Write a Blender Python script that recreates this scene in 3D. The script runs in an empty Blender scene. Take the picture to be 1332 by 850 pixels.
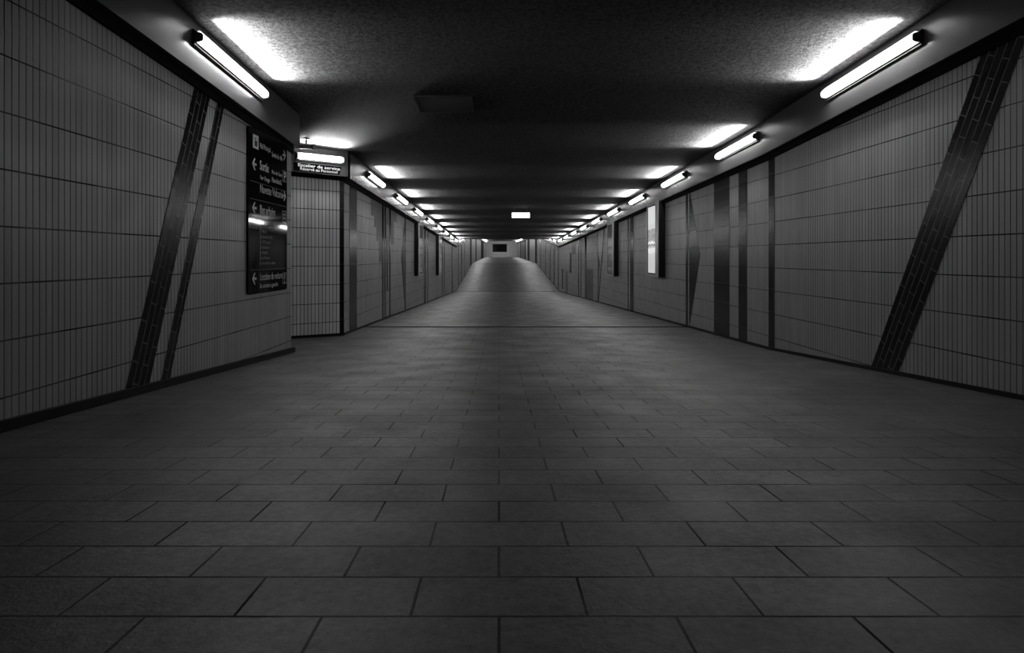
import bpy, bmesh, math, random
from mathutils import Vector, Matrix
random.seed(7)
S = bpy.context.scene
COL = S.collection
# ------------------------------------------------------------------ camera
F = 770.0                       # focal length in pixels of a 1332 px wide frame
EYE = 0.59
cd = bpy.data.cameras.new('camera'); cam = bpy.data.objects.new('camera', cd); COL.objects.link(cam)
cd.sensor_fit = 'HORIZONTAL'; cd.sensor_width = 36.0; cd.lens = F/1332*36
cd.shift_x = 17/1332; cd.shift_y = -90/1332
cd.clip_start = 0.05; cd.clip_end = 300
cam.location = (0, 0, EYE); cam.rotation_euler = (math.pi/2, 0, 0)
S.camera = cam
# ------------------------------------------------------------------ world, exposure, lamp strength
w = bpy.data.worlds.new('world'); S.world = w; w.use_nodes = True
w.node_tree.nodes['Background'].inputs[0].default_value = (0, 0, 0, 1)
w.node_tree.nodes['Background'].inputs[1].default_value = 0
S.view_settings.view_transform = 'Standard'; S.view_settings.look = 'None'
S.view_settings.exposure = 0.0; S.view_settings.gamma = 1.0; S.view_settings.use_curve_mapping = False
LAMP = 36.0
UP, SPREAD, TILT = 44.0, 59, 60
S.cycles.use_denoising = True
S.cycles.max_bounces = 8
S.cycles.sample_clamp_indirect = 6

# ------------------------------------------------------------------ the passage's measures (metres)
XR, XL, XF = 2.965, -2.165, -2.12     # right wall, near left wall, far left wall
BAND = 0.08                           # how far the lamp band stands off the wall
Y0, YJ, YK, YC, YE = -5.0, 6.5, 28.9, 47.0, 97.0
def fz(y):
    if y <= YJ: return -.065*y
    if y <= YK: return -.4225-.0296*(y-YJ)
    if y <= YC: return -1.0855+.0660*(y-YK)
    return .1091+.0115*(y-YC)
def hb(y): return 2.115+.0033*min(y, 32)      # band bottom above the floor
def hc(y): return 2.465+.0033*min(y, 32)      # ceiling above the floor
def bz(y): return fz(y)+hb(y)
def cz(y): return fz(y)+hc(y)
def R(px, py, X):                              # measured photo point -> (Y, z) on the wall plane at X
    Y = F*X/(px-649.0); return Y, EYE+(335.0-py)*Y/F
def YR(px, X): return F*X/(px-649.0)

# ------------------------------------------------------------------ materials
def grey(v): return (v, v, v, 1)
def newmat(name):
    m = bpy.data.materials.new(name); m.use_nodes = True
    nt = m.node_tree; b = nt.nodes['Principled BSDF']
    return m, nt, b
def N(nt, t, **kw):
    n = nt.nodes.new(t)
    for k, v in kw.items(): setattr(n, k, v)
    return n
def plain(name, v, rough=.5, metal=0.0, spec=.5, var=.12, scale=6.0, bump=.0):
    m, nt, b = newmat(name)
    tc = N(nt, 'ShaderNodeTexCoord'); no = N(nt, 'ShaderNodeTexNoise')
    no.inputs['Scale'].default_value = scale; no.inputs['Detail'].default_value = 4
    nt.links.new(tc.outputs['Object'], no.inputs['Vector'])
    mr = N(nt, 'ShaderNodeMapRange'); mr.inputs[3].default_value = v*(1-var); mr.inputs[4].default_value = v*(1+var)
    mr.inputs[1].default_value = .3; mr.inputs[2].default_value = .7
    nt.links.new(no.outputs['Fac'], mr.inputs[0]); nt.links.new(mr.outputs[0], b.inputs['Base Color'])
    b.inputs['Roughness'].default_value = rough; b.inputs['Metallic'].default_value = metal
    b.inputs['Specular IOR Level'].default_value = spec
    if bump:
        bp = N(nt, 'ShaderNodeBump'); bp.inputs['Strength'].default_value = bump; bp.inputs['Distance'].default_value = .01
        nt.links.new(no.outputs['Fac'], bp.inputs['Height']); nt.links.new(bp.outputs[0], b.inputs['Normal'])
    return m
def emit(name, v, strength):
    m, nt, b = newmat(name)
    b.inputs['Base Color'].default_value = grey(.8)
    b.inputs['Emission Color'].default_value = grey(v); b.inputs['Emission Strength'].default_value = strength
    return m

def brick(nt, vec, bw, rh, mort, off, smooth=.1, c1=1., c2=1., mc=0.):
    k = N(nt, 'ShaderNodeTexBrick'); k.offset = off; k.offset_frequency = 2; k.squash = 1
    k.inputs['Color1'].default_value = grey(c1); k.inputs['Color2'].default_value = grey(c2)
    k.inputs['Mortar'].default_value = grey(mc); k.inputs['Scale'].default_value = 1
    k.inputs['Mortar Size'].default_value = mort; k.inputs['Mortar Smooth'].default_value = smooth
    k.inputs['Bias'].default_value = 0
    k.inputs['Brick Width'].default_value = bw; k.inputs['Row Height'].default_value = rh
    nt.links.new(vec, k.inputs['Vector']); return k
def math_(nt, op, a, b=None, c=None):
    n = N(nt, 'ShaderNodeMath', operation=op)
    for i, s in enumerate((a, b, c)):
        if s is None: continue
        if isinstance(s, (int, float)): n.inputs[i].default_value = s
        else: nt.links.new(s, n.inputs[i])
    return n.outputs[0]
def rng(nt, s, a, b, c, d):
    n = N(nt, 'ShaderNodeMapRange')
    n.inputs[1].default_value = a; n.inputs[2].default_value = b; n.inputs[3].default_value = c; n.inputs[4].default_value = d
    nt.links.new(s, n.inputs[0]); return n.outputs[0]
def noise(nt, vec, scale, detail=4, rough=.5):
    n = N(nt, 'ShaderNodeTexNoise'); n.inputs['Scale'].default_value = scale; n.inputs['Detail'].default_value = detail
    n.inputs['Roughness'].default_value = rough
    nt.links.new(vec, n.inputs['Vector']); return n.outputs['Fac']

def wall_mat(name='glazed_wall_tiles', base=.35, strong=False):
    """upright glazed tiles 4 x 25 cm, stacked; uv are metres along the wall and up"""
    m, nt, b = newmat(name)
    uv = N(nt, 'ShaderNodeUVMap').outputs[0]
    mp = N(nt, 'ShaderNodeMapping'); mp.inputs['Location'].default_value = (0.01, -.225, 0); nt.links.new(uv, mp.inputs[0]); v = mp.outputs[0]
    kv = brick(nt, v, .048 if strong else .04, .25, .0045 if strong else .0034, 0, .3, .93, 1.05)
    kh = brick(nt, v, 400., .25, .0045, 0, .25)
    # how strongly the joint lines have darkened, in patches
    n1 = noise(nt, uv, .9, 3); n2 = noise(nt, uv, 2.3, 3)
    pv = rng(nt, n1, .35, .65, .6, 1.); ph = rng(nt, n2, .35, .6, .55, .95)
    if strong: pv = ph = .95
    fv = math_(nt, 'MULTIPLY', kv.outputs['Fac'], pv); fh = math_(nt, 'MULTIPLY', kh.outputs['Fac'], ph)
    f = math_(nt, 'MAXIMUM', fv, fh); f = math_(nt, 'SUBTRACT', 1, f)
    sp = N(nt, 'ShaderNodeSeparateColor'); nt.links.new(kv.outputs['Color'], sp.inputs[0])
    tile = math_(nt, 'MAXIMUM', sp.outputs[0], .9)
    # runs of dirt down the tiles
    st = N(nt, 'ShaderNodeMapping'); st.inputs['Scale'].default_value = (3.0, .25, 1); nt.links.new(uv, st.inputs[0])
    d = rng(nt, noise(nt, st.outputs[0], 2.0, 6, .6), .3, .7, .82, 1.08)
    c = math_(nt, 'MULTIPLY', math_(nt, 'MULTIPLY', f, base), math_(nt, 'MULTIPLY', tile, d))
    nt.links.new(c, b.inputs['Base Color'])
    r = rng(nt, noise(nt, uv, 5.0, 4), .3, .7, .3, .48); nt.links.new(r, b.inputs['Roughness'])
    h = math_(nt, 'SUBTRACT', 1, math_(nt, 'MAXIMUM', kv.outputs['Fac'], kh.outputs['Fac']))
    h = math_(nt, 'ADD', h, math_(nt, 'MULTIPLY', noise(nt, uv, 9.0, 2), 1.2))
    bp = N(nt, 'ShaderNodeBump'); bp.inputs['Strength'].default_value = .35; bp.inputs['Distance'].default_value = .004
    nt.links.new(h, bp.inputs['Height']); nt.links.new(bp.outputs[0], b.inputs['Normal'])
    nt.links.new(math_(nt, 'MULTIPLY', f, .5), b.inputs['Specular IOR Level'])
    return m
def dark_mat(name, base, rows=.056, bonded=True, joint=.09, rough=.24):
    """dark glazed tiles laid lengthwise; u = metres along the strip, v = across"""
    m, nt, b = newmat(name)
    uv = N(nt, 'ShaderNodeUVMap').outputs[0]
    k = brick(nt, uv, .25, rows, .0035, .5 if bonded else 0, .15, base*.7, base*1.4, joint)
    st = N(nt, 'ShaderNodeMapping'); st.inputs['Scale'].default_value = (.5, 9, 1); nt.links.new(uv, st.inputs[0])
    d = rng(nt, noise(nt, st.outputs[0], 3.0, 5), .3, .7, .7, 1.3)
    sp = N(nt, 'ShaderNodeSeparateColor'); nt.links.new(k.outputs['Color'], sp.inputs[0])
    nt.links.new(math_(nt, 'MULTIPLY', sp.outputs[0], d), b.inputs['Base Color'])
    b.inputs['Roughness'].default_value = rough; b.inputs['Specular IOR Level'].default_value = .12
    h = math_(nt, 'ADD', math_(nt, 'SUBTRACT', 1, k.outputs['Fac']), math_(nt, 'MULTIPLY', noise(nt, uv, 12.0, 2), 1.5))
    bp = N(nt, 'ShaderNodeBump'); bp.inputs['Strength'].default_value = .3; bp.inputs['Distance'].default_value = .004
    nt.links.new(h, bp.inputs['Height']); nt.links.new(bp.outputs[0], b.inputs['Normal'])
    return m
def floor_mat():
    m, nt, b = newmat('stone_floor_tiles')
    tc = N(nt, 'ShaderNodeTexCoord').outputs['Object']
    mp = N(nt, 'ShaderNodeMapping'); mp.inputs['Location'].default_value = (0, -1.088+.1525*400, 0); nt.links.new(tc, mp.inputs[0])
    # a little wobble in the joints
    k = brick(nt, mp.outputs[0], .325, .1525, .0034, .5, .25, .8, 1.15)
    sp = N(nt, 'ShaderNodeSeparateColor'); nt.links.new(k.outputs['Color'], sp.inputs[0])
    n1 = rng(nt, noise(nt, tc, 1.6, 6, .65), .3, .7, .6, 1.3)
    n2 = rng(nt, noise(nt, tc, 38, 6, .8), .35, .65, .5, 1.4)
    jn = rng(nt, noise(nt, tc, 2.2, 2), .35, .6, .65, 1.)
    j = math_(nt, 'SUBTRACT', 1, math_(nt, 'MULTIPLY', math_(nt, 'MULTIPLY', k.outputs['Fac'], jn), .96))
    tile = rng(nt, sp.outputs[0], .8, 1.15, .8, 1.15)
    c = math_(nt, 'MULTIPLY', math_(nt, 'MULTIPLY', n1, n2), math_(nt, 'MULTIPLY', math_(nt, 'MULTIPLY', j, FLOOR), tile))
    nt.links.new(c, b.inputs['Base Color'])
    nt.links.new(rng(nt, noise(nt, tc, 3.0, 4), .3, .7, .33, .52), b.inputs['Roughness'])
    h = math_(nt, 'ADD', math_(nt, 'MULTIPLY', math_(nt, 'SUBTRACT', 1, k.outputs['Fac']), 1.2), math_(nt, 'MULTIPLY', noise(nt, tc, 70.0, 5, .75), 1.2))
    h = math_(nt, 'ADD', h, math_(nt, 'MULTIPLY', noise(nt, tc, 8.0, 2), 1.0))
    bp = N(nt, 'ShaderNodeBump'); bp.inputs['Strength'].default_value = .42; bp.inputs['Distance'].default_value = .004
    nt.links.new(h, bp.inputs['Height']); nt.links.new(bp.outputs[0], b.inputs['Normal'])
    nt.links.new(math_(nt, 'MULTIPLY', j, .5), b.inputs['Specular IOR Level'])
    return m
def ceiling_mat():
    m, nt, b = newmat('rough_dark_ceiling_plaster')
    tc = N(nt, 'ShaderNodeTexCoord').outputs['Object']
    n1 = rng(nt, noise(nt, tc, .8, 5, .6), .3, .7, .7, 1.15)
    n2 = rng(nt, noise(nt, tc, 34, 6, .85), .40, .60, .35, 1.6)
    nt.links.new(math_(nt, 'MULTIPLY', math_(nt, 'MULTIPLY', n1, n2), CEIL), b.inputs['Base Color'])
    b.inputs['Roughness'].default_value = .95; b.inputs['Specular IOR Level'].default_value = .1
    bp = N(nt, 'ShaderNodeBump'); bp.inputs['Strength'].default_value = .9; bp.inputs['Distance'].default_value = .012
    nt.links.new(noise(nt, tc, 70, 4, .7), bp.inputs['Height']); nt.links.new(bp.outputs[0], b.inputs['Normal'])
    return m
FLOOR, CEIL = .095, .06
M = {}
M['wall'] = wall_mat()
M['pier'] = wall_mat('pale_pier_tiles', .85, strong=True)
M['dark_bar'] = dark_mat('dark_bonded_tiles', .009, joint=.11)
M['dark'] = dark_mat('dark_stripe_tiles', .010, rows=50, bonded=False, joint=.06)
M['mid'] = dark_mat('grey_pattern_tiles', .075, rows=50, bonded=False, joint=.05, rough=.3)
M['floor'] = floor_mat(); M['ceiling'] = ceiling_mat()
M['band'] = plain('enamelled_band_panel', .085, .24, 0, .5, .06, 1.5)
M['black'] = plain('black_gap_shade_and_stripes', .004, .8, 0, .1)  # shade of the gaps as black colour; also floor joints and far stripes
M['base'] = plain('black_skirting', .006, .6, 0, .2)
M['steel'] = plain('dull_steel_housing', .10, .45, .3)
M['dark_plastic'] = plain('dark_end_cap', .03, .5)
M['tube'] = emit('lit_diffuser', 1, LAMP)
M['signlit'] = emit('lit_sign_face', 1, 3.0)
M['sign_black'] = plain('black_sign_enamel', .002, .05, 0, .22, .1, 2.0, .05)
M['letter'] = plain('pale_sign_lettering', .5, .5)
M['letter_dim'] = plain('dim_sign_lettering', .16, .5)
M['silver'] = plain('brushed_silver_frame', .45, .35, .6)
M['case_black'] = plain('black_case_side', .003, .6, 0, .2)
M['kiosk'] = plain('pale_counter_panel', .6, .6)
M['pale'] = plain('pale_end_wall_paint', .75, .7)
M['glass_dark'] = plain('dark_window_glass', .003, .08)
M['hatch'] = plain('grey_hatch_paint', .085, .8)

# ------------------------------------------------------------------ builders
def tag(o, label=None, cat=None, group=None, kind=None):
    if label: o['label'] = label
    if cat: o['category'] = cat
    if group: o['group'] = group
    if kind: o['kind'] = kind
    return o
def empty(name, loc):
    o = bpy.data.objects.new(name, None); COL.objects.link(o); o.location = loc; o.empty_display_size = .1; return o
class MB:
    """collects faces (world or local coordinates) into one mesh"""
    def __init__(s): s.v = []; s.f = []; s.uv = []; s.m = []; s.sm = []
    def face(s, pts, uv=None, mi=0, smooth=False):
        i = len(s.v); s.v += [tuple(p) for p in pts]; s.f.append(tuple(range(i, i+len(pts))))
        s.uv.append(uv or [(p[0], p[1]) for p in pts]); s.m.append(mi); s.sm.append(smooth)
    def box(s, a, b, mi=0):
        x0, y0, z0 = a; x1, y1, z1 = b
        P = [(x0,y0,z0),(x1,y0,z0),(x1,y1,z0),(x0,y1,z0),(x0,y0,z1),(x1,y0,z1),(x1,y1,z1),(x0,y1,z1)]
        for q in ((0,3,2,1),(4,5,6,7),(0,1,5,4),(1,2,6,5),(2,3,7,6),(3,0,4,7)): s.face([P[i] for i in q], mi=mi)
    def hexa(s, lo, hi, mi=0):      # lo, hi: 4 corner loops
        s.face(lo[::-1], mi=mi); s.face(hi, mi=mi)
        for i in range(4):
            j = (i+1) % 4; s.face([lo[i], lo[j], hi[j], hi[i]], mi=mi)
    def loft(s, rings, mi=0, caps=True, smooth=False):
        n = len(rings[0])
        for a, b in zip(rings, rings[1:]):
            for i in range(n):
                j = (i+1) % n; s.face([a[i], a[j], b[j], b[i]], mi=mi, smooth=smooth)
        if caps: s.face(rings[0][::-1], mi=mi); s.face(rings[-1], mi=mi)
    def build(s, name, mats, parent=None, merge=False):
        me = bpy.data.meshes.new(name); me.from_pydata(s.v, [], s.f)
        for m in (mats if isinstance(mats, (list, tuple)) else [mats]): me.materials.append(m)
        lay = me.uv_layers.new(name='UVMap'); k = 0
        for fi, u in enumerate(s.uv):
            me.polygons[fi].material_index = s.m[fi]; me.polygons[fi].use_smooth = s.sm[fi]
            for c in u: lay.data[k].uv = c; k += 1
        if merge:
            bm = bmesh.new(); bm.from_mesh(me); bmesh.ops.remove_doubles(bm, verts=bm.verts, dist=1e-5)
            bmesh.ops.recalc_face_normals(bm, faces=bm.faces); bm.to_mesh(me); bm.free()
        o = bpy.data.objects.new(name, me); COL.objects.link(o)
        if parent: o.parent = parent
        return o
def breaks(a, b):
    ys = [a] + [y for y in (YJ, 9.3, YK, 32.0, YC) if a < y < b] + [b]
    return ys

# ------------------------------------------------------------------ floor and ceiling
mb = MB()
def strip(mb, x0, x1, ys, zf, mi=0, flip=False):
    for a, b in zip(ys, ys[1:]):
        q = [(x0,a,zf(a)),(x1,a,zf(a)),(x1,b,zf(b)),(x0,b,zf(b))]
        mb.face(q[::-1] if flip else q, mi=mi)
strip(mb, XL-.1, XR+.1, breaks(Y0, YE), fz)
strip(mb, -5.6, XL-.1, [5.9, YJ, 8.6], fz)
fl = mb.build('floor', M['floor']); tag(fl, kind='structure')
mb = MB()
strip(mb, XL-.1, XR+.1, breaks(Y0, YE), cz, flip=True)
strip(mb, -5.6, XL-.1, [5.9, YJ, 8.6], cz, flip=True)
strip(mb, XL-.1, XR+.1, breaks(Y0, YE), lambda y: cz(y)+.2)
mb.face([(XL-.1,Y0,cz(Y0)),(XR+.1,Y0,cz(Y0)),(XR+.1,Y0,cz(Y0)+.2),(XL-.1,Y0,cz(Y0)+.2)])
ce = mb.build('ceiling', M['ceiling']); tag(ce, kind='structure')

# ------------------------------------------------------------------ walls
def wall_quads(mb, X, a, b, side):
    """side = +1: faces +X (left walls)"""
    for p, q in zip(breaks(a, b), breaks(a, b)[1:]):
        pts = [(X,p,fz(p)-.06),(X,q,fz(q)-.06),(X,q,cz(q)),(X,p,cz(p))]
        uv = [(c[1], c[2]) for c in pts]
        if side < 0: pts = pts[::-1]; uv = uv[::-1]
        mb.face(pts, uv, 0)
def slab(mb, X, side, pts, mi, along=(0, 1), t=.004):
    """tiles of another colour let into the wall: pts are (Y, z)"""
    d = Vector(along).normalized(); n = Vector((-d[1], d[0])); o = Vector(pts[0])
    P = [(X+side*t, y, z) for y, z in pts]
    uv = [((Vector(p)).dot(d), (Vector(p)-o).dot(n)) for p in pts]
    area = sum(pts[i][0]*pts[(i+1) % len(pts)][1]-pts[(i+1) % len(pts)][0]*pts[i][1] for i in range(len(pts)))
    if (area > 0) != (side > 0): P = P[::-1]; uv = uv[::-1]
    mb.face(P, uv, mi)
    for i in range(len(P)):
        j = (i+1) % len(P); a, b = P[i], P[j]
        mb.face([(X, a[1], a[2]), (X, b[1], b[2]), b, a][::-1], mi=mi)
def vstripe(mb, X, side, ya, yb, mi=1, top=None, bot=None):
    ya, yb = sorted((ya, yb))
    slab(mb, X, side, [(ya, fz(ya)-.03 if bot is None else bot), (yb, fz(yb)-.03 if bot is None else bot),
                       (yb, cz(yb)-.02 if top is None else top), (ya, cz(ya)-.02 if top is None else top)], mi)
def pstripe(mb, X, side, pa, pb, mi=1, y0=None, y1=None):
    """stripe between two measured photo columns, optionally between two measured rows"""
    ya, yb = YR(pa, X), YR(pb, X); ym = .5*(ya+yb)
    z = lambda py: EYE+(335-py)*ym/F
    vstripe(mb, X, side, ya, yb, mi, None if y0 is None else z(y0), None if y1 is None else z(y1))
def bar(mb, X, side, tl, tr, bl, br):
    """a leaning bar: measured photo points top-left/right, bottom-left/right"""
    A, B, C_, D = [Vector(R(*p, X)) for p in (bl, br, tr, tl)]
    d = ((D-A)+(C_-B)).normalized()
    A = A-d*.15; B = B-d*.15; C_ = C_+d*.1; D = D+d*.1
    slab(mb, X, side, [tuple(p) for p in (A, B, C_, D)], 2, d)
WM = [M['wall'], M['dark'], M['dark_bar'], M['mid'], M['pale'], M['black']]
# near left wall, ends at the side passage
mb = MB()
wall_quads(mb, XL, Y0, 6.17, 1)
bar(mb, XL, 1, (255,104), (275,114.7), (161.7,513), (192.4,506))
bar(mb, XL, 1, (284,125), (292.8,130), (208,501.7), (219,499))
e = [(XL,6.17,fz(6.17)-.06),(-5.6,6.17,fz(6.17)-.06),(-5.6,6.17,cz(6.17)),(XL,6.17,cz(6.17))]
mb.face(e, [(c[0], c[2]) for c in e], 0)
tag(mb.build('wall_left', WM), kind='structure')
# right wall
mb = MB(); X = XR
wall_quads(mb, X, Y0, YE, -1)
bar(mb, X, -1, (1282.7,54.5), (1332,56), (1131.8,482.6), (1167.3,490))
for a, b in ((1000,1007.6), (961,972), (929,949), (892.2,895), (819.8,824.4), (816.6,817.8), (760.7,763), (755.2,756.3), (752,753.4), (725.6,726.8)):
    pstripe(mb, X, -1, a, b)
slab(mb, X, -1, [R(*p, X) for p in ((896.6,244), (911,332), (896.6,428))], 1)
slab(mb, X, -1, [R(*p, X) for p in ((786.8,296), (785.6,296), (777.2,396), (778.6,396))], 1)
slab(mb, X, -1, [R(*p, X) for p in ((777.4,298), (778.2,330), (780.6,345), (779.4,352), (777.4,396))], 1)
slab(mb, X, -1, [R(*p, X) for p in ((759,300), (766,300), (762,329))], 3)
pstripe(mb, X, -1, 763.6, 771.4, 3, 350.5, 396); pstripe(mb, X, -1, 741.2, 743.3, 1, 329, 355)
pstripe(mb, X, -1, 735.6, 738.4, 3, 353, 386); pstripe(mb, X, -1, 731, 732.4, 1, 350, 376); pstripe(mb, X, -1, 744, 749, 3, 311, 331)
for a, b in ((720,721.5), (715,716.4), (709,710), (702.5,703.6), (696,698.6), (686.2,688.8), (682.2,683.8), (679.6,680.8), (677,678.2)):
    pstripe(mb, X, -1, a, b, 5 if a < 700 else 1)
tag(mb.build('wall_right', WM), kind='structure')
# far left wall
mb = MB(); X = XF
wall_quads(mb, X, 8.0, YE, 1)
for a, b in ((454.6,464), (496.9,498.8), (500,501.6), (506.2,508), (526.4,527.7), (551.6,554), (555.8,557), (574.6,576), (577.6,578.6), (587.6,589)):
    pstripe(mb, X, 1, a, b)
pstripe(mb, X, 1, 502.8, 504.3, 1, 311, 379)
for a, b, y in ((483,487,281), (487,490,296), (490,493.6,314), (493.6,496.5,341), (496.5,503,311), (503,508.4,292), (508.4,512.2,318), (512.2,515.5,289)):
    pstripe(mb, X, 1, a, b, 3, 225, y)
slab(mb, X, 1, [R(*p, X) for p in ((525.9,289), (521.8,336), (525.9,396))], 1)
for a, b in ((596,597), (599.5,601), (604,604.8), (611.4,613.4), (618.4,619.8), (625.6,629)):
    pstripe(mb, X, 1, a, b, 5 if a > 610 else 1)
tag(mb.build('wall_left', WM), kind='structure').name = 'wall_left_far'
# chamfered pier across the side passage and the passage wall behind it
PX, PY = -2.10, 8.02
dx, dy = -.81, -.587; nx, ny = .587, -.81         # along the pier towards the left, and its outward normal
L = 1.25
mb = MB()
def pq(t, z, o=0.0): return (PX+dx*t+nx*o, PY+dy*t+ny*o, z)
ye = PY+dy*L; xe = PX+dx*L
pts = [pq(L, fz(ye)-.06), pq(0, fz(PY)-.06), pq(0, cz(PY)), pq(L, cz(ye))]
mb.face(pts, [(-L, pts[0][2]), (0, pts[1][2]), (0, pts[2][2]), (-L, pts[3][2])], 0)
pts = [(-5.6, ye, fz(ye)-.06), (xe, ye, fz(ye)-.06), (xe, ye, cz(ye)), (-5.6, ye, cz(ye))]
mb.face(pts, [(p[0], p[2]) for p in pts], 0)
q = [pq(.058, fz(PY)-.03, .004), pq(.0, fz(PY)-.03, .004), pq(.0, cz(PY)-.03, .004), pq(.058, cz(PY)-.03, .004)]
mb.face(q, [(p[2], 0.02) for p in q], 1)
pts = [(XF, PY+.01, fz(PY)-.06), (XF, PY-.01, fz(PY)-.06), (XF, PY-.01, cz(PY)), (XF, PY+.01, cz(PY))]
tag(mb.build('wall_corner', [M['pier']]+WM[1:]), kind='structure')
mb = MB()
pts = [(-5.6, 8.6, -.7), (-5.6, 5.9, -.7), (-5.6, 5.9, 2.2), (-5.6, 8.6, 2.2)][::-1]
mb.face(pts, [(p[1], p[2]) for p in pts], 0)
tag(mb.build('wall_side_passage', M['wall']), kind='structure')
mb = MB()
pts = [(XL-.1, YE, fz(YE)-.1), (XR+.1, YE, fz(YE)-.1), (XR+.1, YE, cz(YE)), (XL-.1, YE, cz(YE))]
mb.face(pts, [(p[0], p[2]) for p in pts], 0)
tag(mb.build('wall_back', M['pale']), kind='structure')
mb = MB()
pts = [(XL-.1, Y0, fz(Y0)-.1), (XR+.1, Y0, fz(Y0)-.1), (XR+.1, Y0, cz(Y0)), (XL-.1, Y0, cz(Y0))][::-1]
mb.face(pts, [(p[0], p[2]) for p in pts], 0)
tag(mb.build('wall_front', M['wall']), kind='structure')

# ------------------------------------------------------------------ lamp bands, black strips as gap shade, skirtings
def section_run(name, mat, X, side, ys, zlo, zhi, off0, off1):
    """a box-section strip running along a wall"""
    mb = MB(); rings = []
    for y in ys:
        rings.append([(X+side*off0, y, zlo(y)), (X+side*off1, y, zlo(y)), (X+side*off1, y, zhi(y)), (X+side*off0, y, zhi(y))])
    mb.loft(rings)
    return tag(mb.build(name, mat, merge=True), kind='structure')
n = 0
for X, side, a, b in ((XL, 1, Y0, 6.2), (XR, -1, Y0, YE), (XF, 1, 8.05, YE)):
    n += 1
    ys = breaks(a, b)
    section_run('trim_%d' % n, M['band'], X, side, ys, bz, lambda y: cz(y)-.002, -.02, BAND)
    section_run('trim_%d' % (n+3), M['black'], X, side, ys, lambda y: bz(y)-.058, lambda y: bz(y)+.001, -.02, .02)  # black strip puts the shade under the band into colour
    nm = {1: 'baseboard_left', 2: 'baseboard_right', 3: 'baseboard_left_far'}[n]
    section_run(nm, M['base'], X, side, breaks(a, 6.21 if n == 1 else b), lambda y: fz(y)-.03, lambda y: fz(y)+(.05 if n == 1 else .03), -.02, .03 if n == 1 else .014)
# the band, black gap-shade strips and skirting across the pier
def pier_run(name, mat, t0, t1, zlo, zhi, o0, o1, kind='structure', parent=None):
    mb = MB()
    lo = [pq(t0, 0, o0), pq(t1, 0, o0), pq(t1, 0, o1), pq(t0, 0, o1)]
    L_ = [(p[0], p[1], zlo(p[1])) for p in lo]; H_ = [(p[0], p[1], zhi(p[1])) for p in lo]
    mb.hexa(L_[::-1], H_[::-1]); o = mb.build(name, mat, parent, merge=True)
    if kind: tag(o, kind=kind)
    return o
pier_run('trim_7', M['band'], -.03, L, bz, lambda y: cz(y)-.002, 0, BAND)
pier_run('trim_8', M['black'], -.015, L, lambda y: bz(y)-.05, lambda y: bz(y)+.001, 0, .02)
pier_run('baseboard_corner', M['base'], 0, L, lambda y: fz(y)-.03, lambda y: fz(y)+.035, 0, .02)
pier_run('trim_9', M['black'], -.055, -.025, lambda y: bz(y)-.01, lambda y: cz(y)-.002, .02, BAND+.004)  # black slab drawn as the dark of the gap between two bands
# expansion joints across the floor
for i, (y, wd) in enumerate(((9.31, .14), (YK, .14), (YC, .6))):
    mb = MB()
    x0 = XF+.02; x1 = XR-.02
    r = [[(x0, yy, fz(yy)-.02), (x1, yy, fz(yy)-.02), (x1, yy, fz(yy)+.003), (x0, yy, fz(yy)+.003)] for yy in (y-wd/2, y+wd/2)]
    mb.loft(r); tag(mb.build('trim_%d' % (10+i), M['black'], merge=True), kind='structure')

# ------------------------------------------------------------------ fluorescent wall lamps
def capsule(mb, r, y0, y1, front, seg=12, mi=0):
    """half-round diffuser, flat at the back (x=0), bulging to +x by `front`"""
    rings = []
    prof = [(0, .5), (.012, .8), (.035, 1.0)]
    stops = [(y0+a, s) for a, s in prof] + [(y1-a, s) for a, s in prof[::-1]]
    for y, s in stops:
        ring = []
        for i in range(seg+1):
            a = -math.pi/2+math.pi*i/seg
            ring.append((front*s*math.cos(a), y, r*s*math.sin(a)))
        rings.append(ring)
    mb.loft(rings, smooth=True, mi=mi)
def make_lamp(length):
    """local: +x away from the wall, y along it"""
    root = empty('wall_lamp', (0, 0, 0)); h = length/2
    mb = MB(); mb.box((0, -h-.006, -.054), (.022, h+.006, .054)); mb.box((.022, -h-.006, -.04), (.035, h+.006, .04))
    # folded sheet hood over the top of the tube
    mb.box((.0, -h-.006, .040), (HOOD, h+.006, .044))
    mb.build('housing', M['steel'], root)
    for s in (-1, 1):
        mb = MB(); a, b = sorted((s*(h+.004), s*(h-.009)))
        pr = [(.035, -.034), (.066, -.028), (.075, -.014), (.075, .014), (.066, .028), (.035, .034)]
        mb.loft([[(x, y, z) for x, z in pr] for y in (a, b)])
        mb.build('end_cap', M['steel'], root)
    mb = MB(); capsule(mb, .036, -h+.008, h-.008, .042)
    d = mb.build('diffuser', M['tube'], root, merge=True); d.location = (.036, 0, 0)
    # added area light, narrow spread, to band the ceiling with glow beside each tube
    ld = bpy.data.lights.new('added_uplight', 'AREA'); ld.shape = 'RECTANGLE'; ld.size = length-.06; ld.size_y = .03
    ld.energy = UP*length; ld.spread = math.radians(SPREAD); ld.color = (1, 1, 1)
    lo = bpy.data.objects.new('added_uplight', ld); COL.objects.link(lo); lo.parent = root
    a = math.radians(TILT); z_ = Vector((-math.sin(a), 0, -math.cos(a))); x_ = Vector((0, 1, 0)); y_ = z_.cross(x_)
    m = Matrix((x_, y_, z_)).transposed().to_4x4(); m.translation = (.066, 0, .046); lo.matrix_local = m
    return root
HOOD = .055
long_lamp = make_lamp(1.16); short_lamp = make_lamp(.62)
used = set()
def put_lamp(src, x, y, z, rz, pitch, label, group):
    if src.name in used:
        r = src.copy(); COL.objects.link(r)
        for ch in src.children:
            c = ch.copy(); COL.objects.link(c); c.parent = r
    else:
        r = src; used.add(src.name)
    r.matrix_world = Matrix.Translation((x, y, z)) @ Matrix.Rotation(rz, 4, 'Z') @ Matrix.Rotation(pitch, 4, 'X')
    tag(r, label, 'wall lamp', group)
    return r
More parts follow.
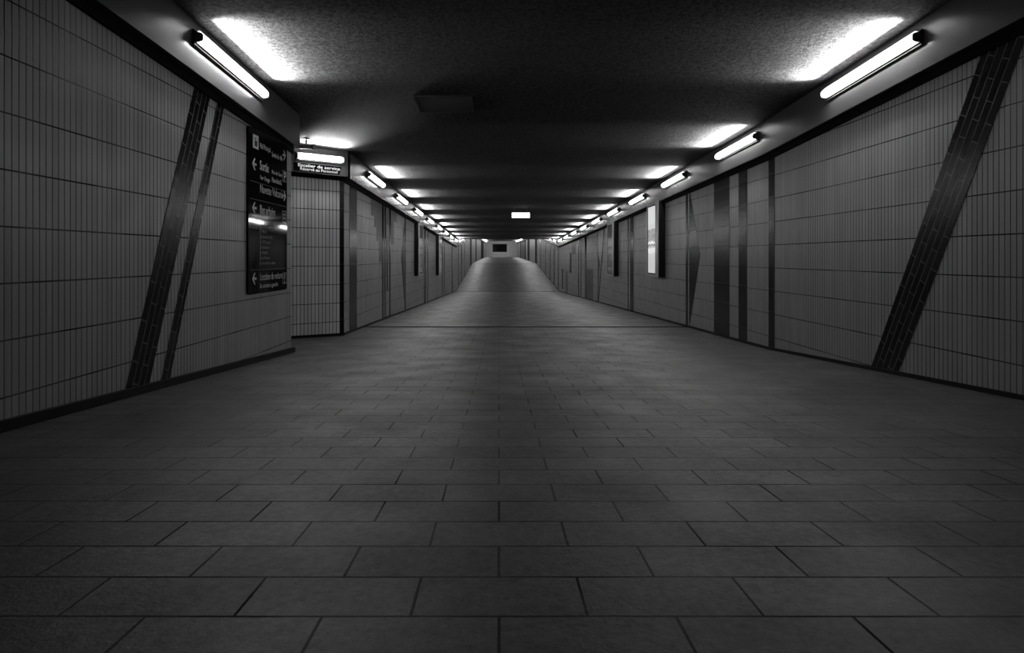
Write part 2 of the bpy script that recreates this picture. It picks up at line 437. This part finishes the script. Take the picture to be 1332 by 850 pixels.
ords = ['nearest', 'second', 'third', 'fourth', 'fifth', 'sixth', 'seventh', 'eighth', 'ninth', 'tenth', 'eleventh', 'twelfth', 'thirteenth',
        'fourteenth', 'fifteenth', 'sixteenth', 'seventeenth', 'eighteenth', 'nineteenth', 'twentieth'] + ['twenty-'+q for q in ('first', 'second', 'third', 'fourth', 'fifth', 'sixth', 'seventh', 'eighth', 'ninth')] + \
    ['thirtieth'] + ['thirty-'+q for q in ('first', 'second', 'third', 'fourth', 'fifth', 'sixth', 'seventh', 'eighth', 'ninth')]
def slope(y): return math.atan((fz(y+.3)-fz(y-.3))/.6)
kR = kL = kRr = kLr = kRf = kLf = 0
ys = [4.6+2.54*k for k in range(18)]+[49.2+1.42*k for k in range(33)]
for y in ys:
    if y > 95: break
    if abs(y-YK) < .8 : y += .5
    part = 0 if y < YK else (1 if y < YC else 2)
    z = bz(y)+.22
    # right side
    where = ('on right wall band of near stretch, %s from camera', 'on right band of upward ramp, %s from its foot',
             'on right band of farthest hall, %s past ramp top')
    whereL = tuple(s.replace('right', 'left') for s in where)
    if part == 0: k = kR; kR += 1
    elif part == 1: k = kRr; kRr += 1
    else: k = kRf; kRf += 1
    txt = ords[k] if k or part == 0 else 'first'
    if k == 0 and part == 0: lab = 'lit fluorescent wall lamp, nearest one on the right wall band'
    else: lab = 'lit fluorescent lamp '+where[part] % txt
    put_lamp(long_lamp, XR-BAND, y, z, math.pi, -slope(y), lab, 'fluorescent lamps on the right band')
    # left side
    if 5 < y < 8.5: continue
    if part == 0: k = kL; kL += 1
    elif part == 1: k = kLr; kLr += 1
    else: k = kLf; kLf += 1
    if part == 0 and k == 0:
        lab = 'lit fluorescent wall lamp over the black direction sign, nearest on the left'
    elif part == 0:
        lab = 'lit fluorescent lamp on the far left band, %s past the corner pier' % (ords[k-1] if k > 1 else 'first')
    else: lab = 'lit fluorescent lamp '+whereL[part] % (ords[k] if k else 'first')
    X = XL+BAND if y < 6 else XF+BAND
    put_lamp(long_lamp, X, y, z, 0, slope(y), lab, 'fluorescent lamps on the left band')
t = .36; p = pq(t, 0, BAND)
put_lamp(short_lamp, p[0], p[1], bz(p[1])+.205, math.atan2(ny, nx), 0, 'short lit fluorescent lamp on the corner pier above the small service stairs sign', None)

# ------------------------------------------------------------------ lettering
def text_mesh(name, s, size, mat, parent, loc, ex=.0008, width=None, align='LEFT', bold=0.0):
    cu = bpy.data.curves.new('t', 'FONT'); cu.body = s; cu.size = size; cu.extrude = ex; cu.align_x = align; cu.offset = bold
    o = bpy.data.objects.new('t', cu); COL.objects.link(o)
    bpy.context.view_layer.update()
    me = bpy.data.meshes.new_from_object(o.evaluated_get(bpy.context.evaluated_depsgraph_get()))
    bpy.data.objects.remove(o)
    if width:
        xs = [v.co.x for v in me.vertices]; k = width/max(1e-4, max(xs)-min(xs))
        for v in me.vertices: v.co.x *= k
    me.materials.clear(); me.materials.append(mat); me.name = name
    ob = bpy.data.objects.new(name, me); COL.objects.link(ob); ob.parent = parent; ob.location = loc
    return ob
# ------------------------------------------------------------------ big black direction sign (local: x right, y up, z out)
SW, SH = .92, 1.455
sign = empty('direction_sign', (XL+.004, 5.065, .268))
sign.matrix_world = Matrix(((0, 0, 1, XL+.004), (1, 0, 0, 5.065), (0, 1, 0, .268), (0, 0, 0, 1)))
tag(sign, 'tall black station direction sign with white arrows and French text, on the left wall', 'sign')
mb = MB()
rr = .03; pr = []
for cx, cy, a0 in ((SW-rr, rr, -90), (SW-rr, SH-rr, 0), (rr, SH-rr, 90), (rr, rr, 180)):
    for i in range(5):
        a = math.radians(a0+90*i/4); pr.append((cx+rr*math.cos(a), cy+rr*math.sin(a)))
mb.loft([[(x, y, z) for x, y in pr] for z in (0, .018)]); mb.build('panel', M['sign_black'], sign, merge=True)
ZS = .0185
def poly_part(name, polys, mat, parent, z=ZS, t=.0012):
    mb = MB()
    for P in polys: mb.loft([[(x, y, zz) for x, y in P] for zz in (z, z+t)])
    return mb.build(name, mat, parent, merge=True)
def arrow(cx, cy, s, dirn):
    """arrow with a curved barbed head and a short shaft"""
    d = -1 if dirn == 'left' else 1
    head = [(.5, 0), (-.02, .5), (-.22, .5), (.06, .13), (.06, -.13), (-.22, -.5), (-.02, -.5)]
    head = [(cx+d*x*s, cy+y*s*1.15) for x, y in head]; shaft = [(cx+d*x*s, cy+y*s) for x, y in ((.2, .11), (-.5, .11), (-.5, -.11), (.2, -.11))]
    if d > 0: head = head[::-1]; shaft = shaft[::-1]
    # split the head in convex pieces
    h = head if d < 0 else head[::-1]
    poly_part('arrow', [[h[0], h[1], h[2], h[3]], [h[0], h[3], h[4]], [h[0], h[4], h[5], h[6]], shaft], M['letter'], sign)
def line(s, x, y, size, width=None, mat='letter', bold=.0):
    text_mesh('lettering', s, size, M[mat], sign, (x, y, ZS), width=width, bold=bold)
# framed pictogram, a square with a dark figure
def pict(cx, cy, s, kind):
    fr = s/2; tk = s*.07
    if kind == 'solid':
        poly_part('pictogram', [[(cx-fr, cy-fr), (cx+fr, cy-fr), (cx+fr, cy+fr), (cx-fr, cy+fr)]], M['letter'], sign)
        g = [[(cx-.02, cy-.04), (cx+.0, cy-.04), (cx+.0, cy+.01), (cx-.02, cy+.01)], [(cx+.008, cy-.04), (cx+.024, cy-.04), (cx+.024, cy+.01), (cx+.008, cy+.01)],
             [(cx-.02, cy+.018), (cx-.004, cy+.018), (cx-.004, cy+.034), (cx-.02, cy+.034)]]
        poly_part('pictogram_figure', g, M['sign_black'], sign, ZS+.0013)
    else:
        mb = []
        for a, b, c, d in ((cx-fr, cy-fr, cx+fr, cy-fr+tk), (cx-fr, cy+fr-tk, cx+fr, cy+fr), (cx-fr, cy-fr+tk, cx-fr+tk, cy+fr-tk), (cx+fr-tk, cy-fr+tk, cx+fr, cy+fr-tk)):
            mb.append([(a, b), (c, b), (c, d), (a, d)])
        poly_part('pictogram', mb, M['letter_dim'], sign)
        if kind == 'bus':
            g = [[(cx-.03, cy-.03), (cx+.03, cy-.03), (cx+.03, cy-.005), (cx-.03, cy-.005)], [(cx-.03, cy+.008), (cx+.03, cy+.008), (cx+.03, cy+.03), (cx-.03, cy+.03)]]
            poly_part('pictogram_figure', g, M['letter_dim'], sign)
        else:
            text_mesh('pictogram_figure', kind, s*1.15, M['letter'], sign, (cx-.022, cy-s*.4, ZS), bold=.002)
pict(.15, 1.34, .12, 'solid')
line('Hall Principal', .24, 1.305, .07, .24); line('Sortie de ville', .52, 1.275, .07, .27)
arrow(.84, 1.34, .085, 'right')
arrow(.12, 1.14, .09, 'left'); line('Sortie', .24, 1.11, .12, .20, bold=.001)
line('1er Etage', .24, 1.025, .055, .22); line('Rez de Gare', .52, 1.115, .05, .26); line('Place de la G.', .52, 1.035, .065, .25, bold=.001)
pict(.845, 1.13, .11, 'P')
line('Navette Vulcania', .24, .905, .11, .56); arrow(.845, .935, .085, 'right')
arrow(.12, .755, .09, 'left'); line('Bus', .24, .715, .115, .11); line('urbains', .375, .715, .115, .225); pict(.845, .73, .11, 'bus')
for i, (s, wd) in enumerate((('Gare routiere', .26), ('Ville A', .12), ('Boulevard Sud', .24), ('CHU central', .20), ('Stadium', .17), ('Delille', .13), ('La Pardieu', .18), ('Autres directions urbaines', .32))):
    line(s, .285, .592-i*.048, .042, wd, 'letter_dim')
poly_part('route_line', [[(.245, .25), (.255, .25), (.255, .62), (.245, .62)]] +
          [[(.236, .60-i*.048-.006), (.264, .60-i*.048-.006), (.264, .60-i*.048+.006), (.236, .60-i*.048+.006)] for i in range(8)], M['letter_dim'], sign, t=.0014)
arrow(.12, .135, .09, 'left'); line('Location de voitures', .24, .115, .095, .57); line('En sortant a gauche', .24, .045, .06, .43)
pict(.85, .115, .11, '?')
poly_part('divider', [[(.03, y), (SW-.03, y), (SW-.03, y+.003), (.03, y+.003)] for y in (.985, .83, .21)], M['letter_dim'], sign, t=.0008)

# ------------------------------------------------------------------ service stairs sign on the pier band
A = pq(.70, 0, BAND+.001); 
sg = empty('service_sign', (0, 0, 0))
zb = bz(A[1])+.015
sg.matrix_world = Matrix(((-dx, 0, nx, A[0]), (-dy, 0, ny, A[1]), (-.03, 1, 0, zb), (0, 0, 0, 1)))
tag(sg, 'small black sign reading Escalier de service under the corner pier lamp', 'sign')
mb = MB(); mb.box((0, 0, 0), (.665, .105, .008)); mb.build('panel', M['sign_black'], sg)
text_mesh('lettering', 'Escalier de service', .055, M['letter'], sg, (.05, .058, .0085), width=.56, bold=.0012)
text_mesh('lettering', 'R\u00e9serv\u00e9 au Personnel', .055, M['letter'], sg, (.08, .012, .0085), width=.50, bold=.0012)

# ------------------------------------------------------------------ poster display cases
def poster_mat(kind):
    m, nt, b = newmat('backlit_poster_'+kind)
    tc = N(nt, 'ShaderNodeTexCoord').outputs['Generated']
    sp = N(nt, 'ShaderNodeSeparateXYZ'); nt.links.new(tc, sp.inputs[0])
    cr = N(nt, 'ShaderNodeValToRGB'); cr.color_ramp.interpolation = 'CONSTANT'
    stops = {'bright': [(0, .55), (.30, .75), (.37, .45), (.40, .10), (.43, .55), (.47, .12), (.58, .25), (.66, .6), (.74, .7)],
             'busy': [(0, .12), (.06, .3), (.1, .14), (.25, .22), (.4, .35), (.5, .2), (.56, .4), (.68, .3), (.74, .06)],
             'pale': [(0, .3), (.12, .42), (.35, .3), (.42, .45), (.55, .28), (.7, .1), (.85, .4)]}[kind]
    e = cr.color_ramp.elements; e[0].position = 0; e[0].color = grey(stops[0][1]); e[1].position = stops[1][0]; e[1].color = grey(stops[1][1])
    for p_, v_ in stops[2:]:
        x = e.new(p_); x.color = grey(v_)
    no = noise(nt, tc, 7.0, 3)
    nt.links.new(math_(nt, 'ADD', sp.outputs[2], math_(nt, 'MULTIPLY', math_(nt, 'SUBTRACT', no, .5), .08)), cr.inputs[0])
    nt.links.new(cr.outputs[0], b.inputs['Base Color']); nt.links.new(cr.outputs[0], b.inputs['Emission Color'])
    b.inputs['Emission Strength'].default_value = {'bright': .85, 'busy': .12, 'pale': .2}[kind]
    b.inputs['Roughness'].default_value = .2
    return m
PM = {k: poster_mat(k) for k in ('bright', 'busy', 'pale')}
def case(X, side, ya, yb, z0, z1, depth, kind, label):
    r = empty('poster_case', (X, (ya+yb)/2, z0)); tag(r, label, 'poster case', 'display cases on the walls')
    h = (yb-ya)/2; H = z1-z0; f = .045; fn = .19      # wide stile on the side nearer the entrance
    def bx(mb, x0, y0, za, x1, y1, zb_): mb.box((min(side*x0, side*x1), y0, za), (max(side*x0, side*x1), y1, zb_))
    mb = MB(); bx(mb, .0, -h, 0, depth-.012, h, H); mb.build('cabinet', M['case_black'], r)
    mb = MB()
    for y0, za, y1, zb_ in ((-h, 0, h, f), (-h, H-f, h, H), (-h, f, -h+fn, H-f), (h-f, f, h, H-f)): bx(mb, depth-.012, y0, za, depth, y1, zb_)
    mb.build('frame', M['silver'], r)
    mb = MB()
    g = .02
    for y0, za, y1, zb_ in ((-h+fn, f, h-f, f+g), (-h+fn, H-f-g, h-f, H-f), (-h+fn, f+g, -h+fn+g, H-f-g), (h-f-g, f+g, h-f, H-f-g)): bx(mb, depth-.012, y0, za, depth-.004, y1, zb_)
    mb.build('gasket', M['case_black'], r)
    mb = MB(); bx(mb, depth-.012, -h+fn+g, f+g, depth-.008, h-f-g, H-f-g); mb.build('poster', PM[kind], r)
    return r
case(XR, -1, 10.55, 11.35, .234, 1.60, .13, 'bright', 'lit poster case with bright white poster, nearest on the right wall')
case(XR, -1, 14.67, 15.55, .12, 1.474, .125, 'busy', 'dim poster case behind the bright one on the right wall')
case(XF, 1, 14.84, 15.75, .127, 1.457, .11, 'busy', 'poster case with black side, nearer of two on the left wall')
case(XF, 1, 19.9, 20.9, -.015, 1.32, .11, 'pale', 'poster case with black side, farther of two on the left wall')

# ------------------------------------------------------------------ lit sign box under the ceiling
bx_ = empty('lit_ceiling_sign', (.555, 15.0, cz(15.0))); tag(bx_, 'small blank white lit sign box hanging from the ceiling centre', 'lit sign')
zt = 1.722-cz(15.0); zbm = 1.592-cz(15.0)
mb = MB(); mb.box((-.228, .006, zbm-.004), (.228, .09, zt+.004)); mb.build('housing', M['steel'], bx_)
mb = MB(); mb.box((-.224, 0, zbm), (.224, .006, zt)); mb.build('lit_face', M['signlit'], bx_)
for s in (-1, 1):
    mb = MB(); r = .006
    mb.loft([[(s*.16+r*math.cos(a), .045+r*math.sin(a), z) for a in [math.tau*i/8 for i in range(8)]] for z in (zt, 0.0)])
    mb.build('hanger_rod', M['dark_plastic'], bx_, merge=True)
# ------------------------------------------------------------------ ceiling hatch
hy0, hy1 = 5.6, 6.06
hx0, hx1 = -.80, -.27
ht = empty('ceiling_hatch', ((hx0+hx1)/2, (hy0+hy1)/2, cz(5.83))); tag(ht, 'faint grey rectangular hatch cover in the dark ceiling', 'ceiling hatch')
mb = MB(); w2, d2 = (hx1-hx0)/2, (hy1-hy0)/2; s = -.065
def hz(y, o): return s*y+o
mb.hexa([(-w2, -d2, hz(-d2, -.010)), (w2, -d2, hz(-d2, -.010)), (w2, d2, hz(d2, -.010)), (-w2, d2, hz(d2, -.010))],
        [(-w2, -d2, hz(-d2, 0)), (w2, -d2, hz(-d2, 0)), (w2, d2, hz(d2, 0)), (-w2, d2, hz(d2, 0))])
mb.build('cover', M['hatch'], ht, merge=True)
mb = MB(); g = .012
for x0, y0, x1, y1 in ((-w2-g, -d2-g, w2+g, -d2), (-w2-g, d2, w2+g, d2+g), (-w2-g, -d2, -w2, d2), (w2, -d2, w2+g, d2)):
    mb.hexa([(x0, y0, hz(y0, -.013)), (x1, y0, hz(y0, -.013)), (x1, y1, hz(y1, -.013)), (x0, y1, hz(y1, -.013))],
            [(x0, y0, hz(y0, 0)), (x1, y0, hz(y0, 0)), (x1, y1, hz(y1, 0)), (x0, y1, hz(y1, 0))])
mb.build('rim', M['dark_plastic'], ht, merge=True)
# ------------------------------------------------------------------ security camera above the pier
sc = empty('security_camera', (-2.36, 7.25, cz(7.25))); tag(sc, 'small security camera under the ceiling between the left wall end and the pier', 'security camera')
def tube(mb, p0, p1, r, seg=14, r1=None):
    p0, p1 = Vector(p0), Vector(p1); d = (p1-p0).normalized(); u = d.orthogonal().normalized(); v = d.cross(u); r1 = r if r1 is None else r1
    mb.loft([[p+u*rr_*math.cos(a)+v*rr_*math.sin(a) for a in [math.tau*i/seg for i in range(seg)]] for p, rr_ in ((p0, r), (p1, r1))], smooth=False)
mb = MB(); tube(mb, (0, 0, 0), (0, 0, -.012), .04); tube(mb, (0, 0, -.01), (0, 0, -.07), .012); mb.build('bracket', M['steel'], sc, merge=True)
mb = MB(); tube(mb, (-.11, .02, -.085), (.09, -.03, -.105), .032); mb.build('camera_body', M['silver'], sc, merge=True)
mb = MB(); tube(mb, (.088, -.0295, -.105), (.112, -.0355, -.107), .034, r1=.036); mb.build('lens_hood', M['dark_plastic'], sc, merge=True)
# ------------------------------------------------------------------ kiosk in the far hall
ky = 88.0; kz = fz(ky)
kk = empty('kiosk', (.1, ky, kz)); tag(kk, 'small far kiosk with a black window over a pale counter at the passage end', 'kiosk')
mb = MB(); mb.box((-1.06, 0, 0), (1.10, 1.6, .80)); mb.build('counter', M['kiosk'], kk)
mb = MB(); mb.box((-1.06, .05, .80), (1.10, .07, 1.92)); mb.build('window_pane', M['glass_dark'], kk)
mb = MB()
for x in (-1.06, 1.04): mb.box((x, .0, .80), (x+.06, .05, 1.92))
mb.box((-1.10, -.02, 1.92), (1.14, 1.6, 2.02)); mb.box((-1.06, .07, .80), (-1.0, 1.6, 1.92)); mb.box((1.04, .07, .80), (1.10, 1.6, 1.92)); mb.box((-1.0, 1.54, .80), (1.04, 1.6, 1.92))
mb.build('shell', M['dark_plastic'], kk)
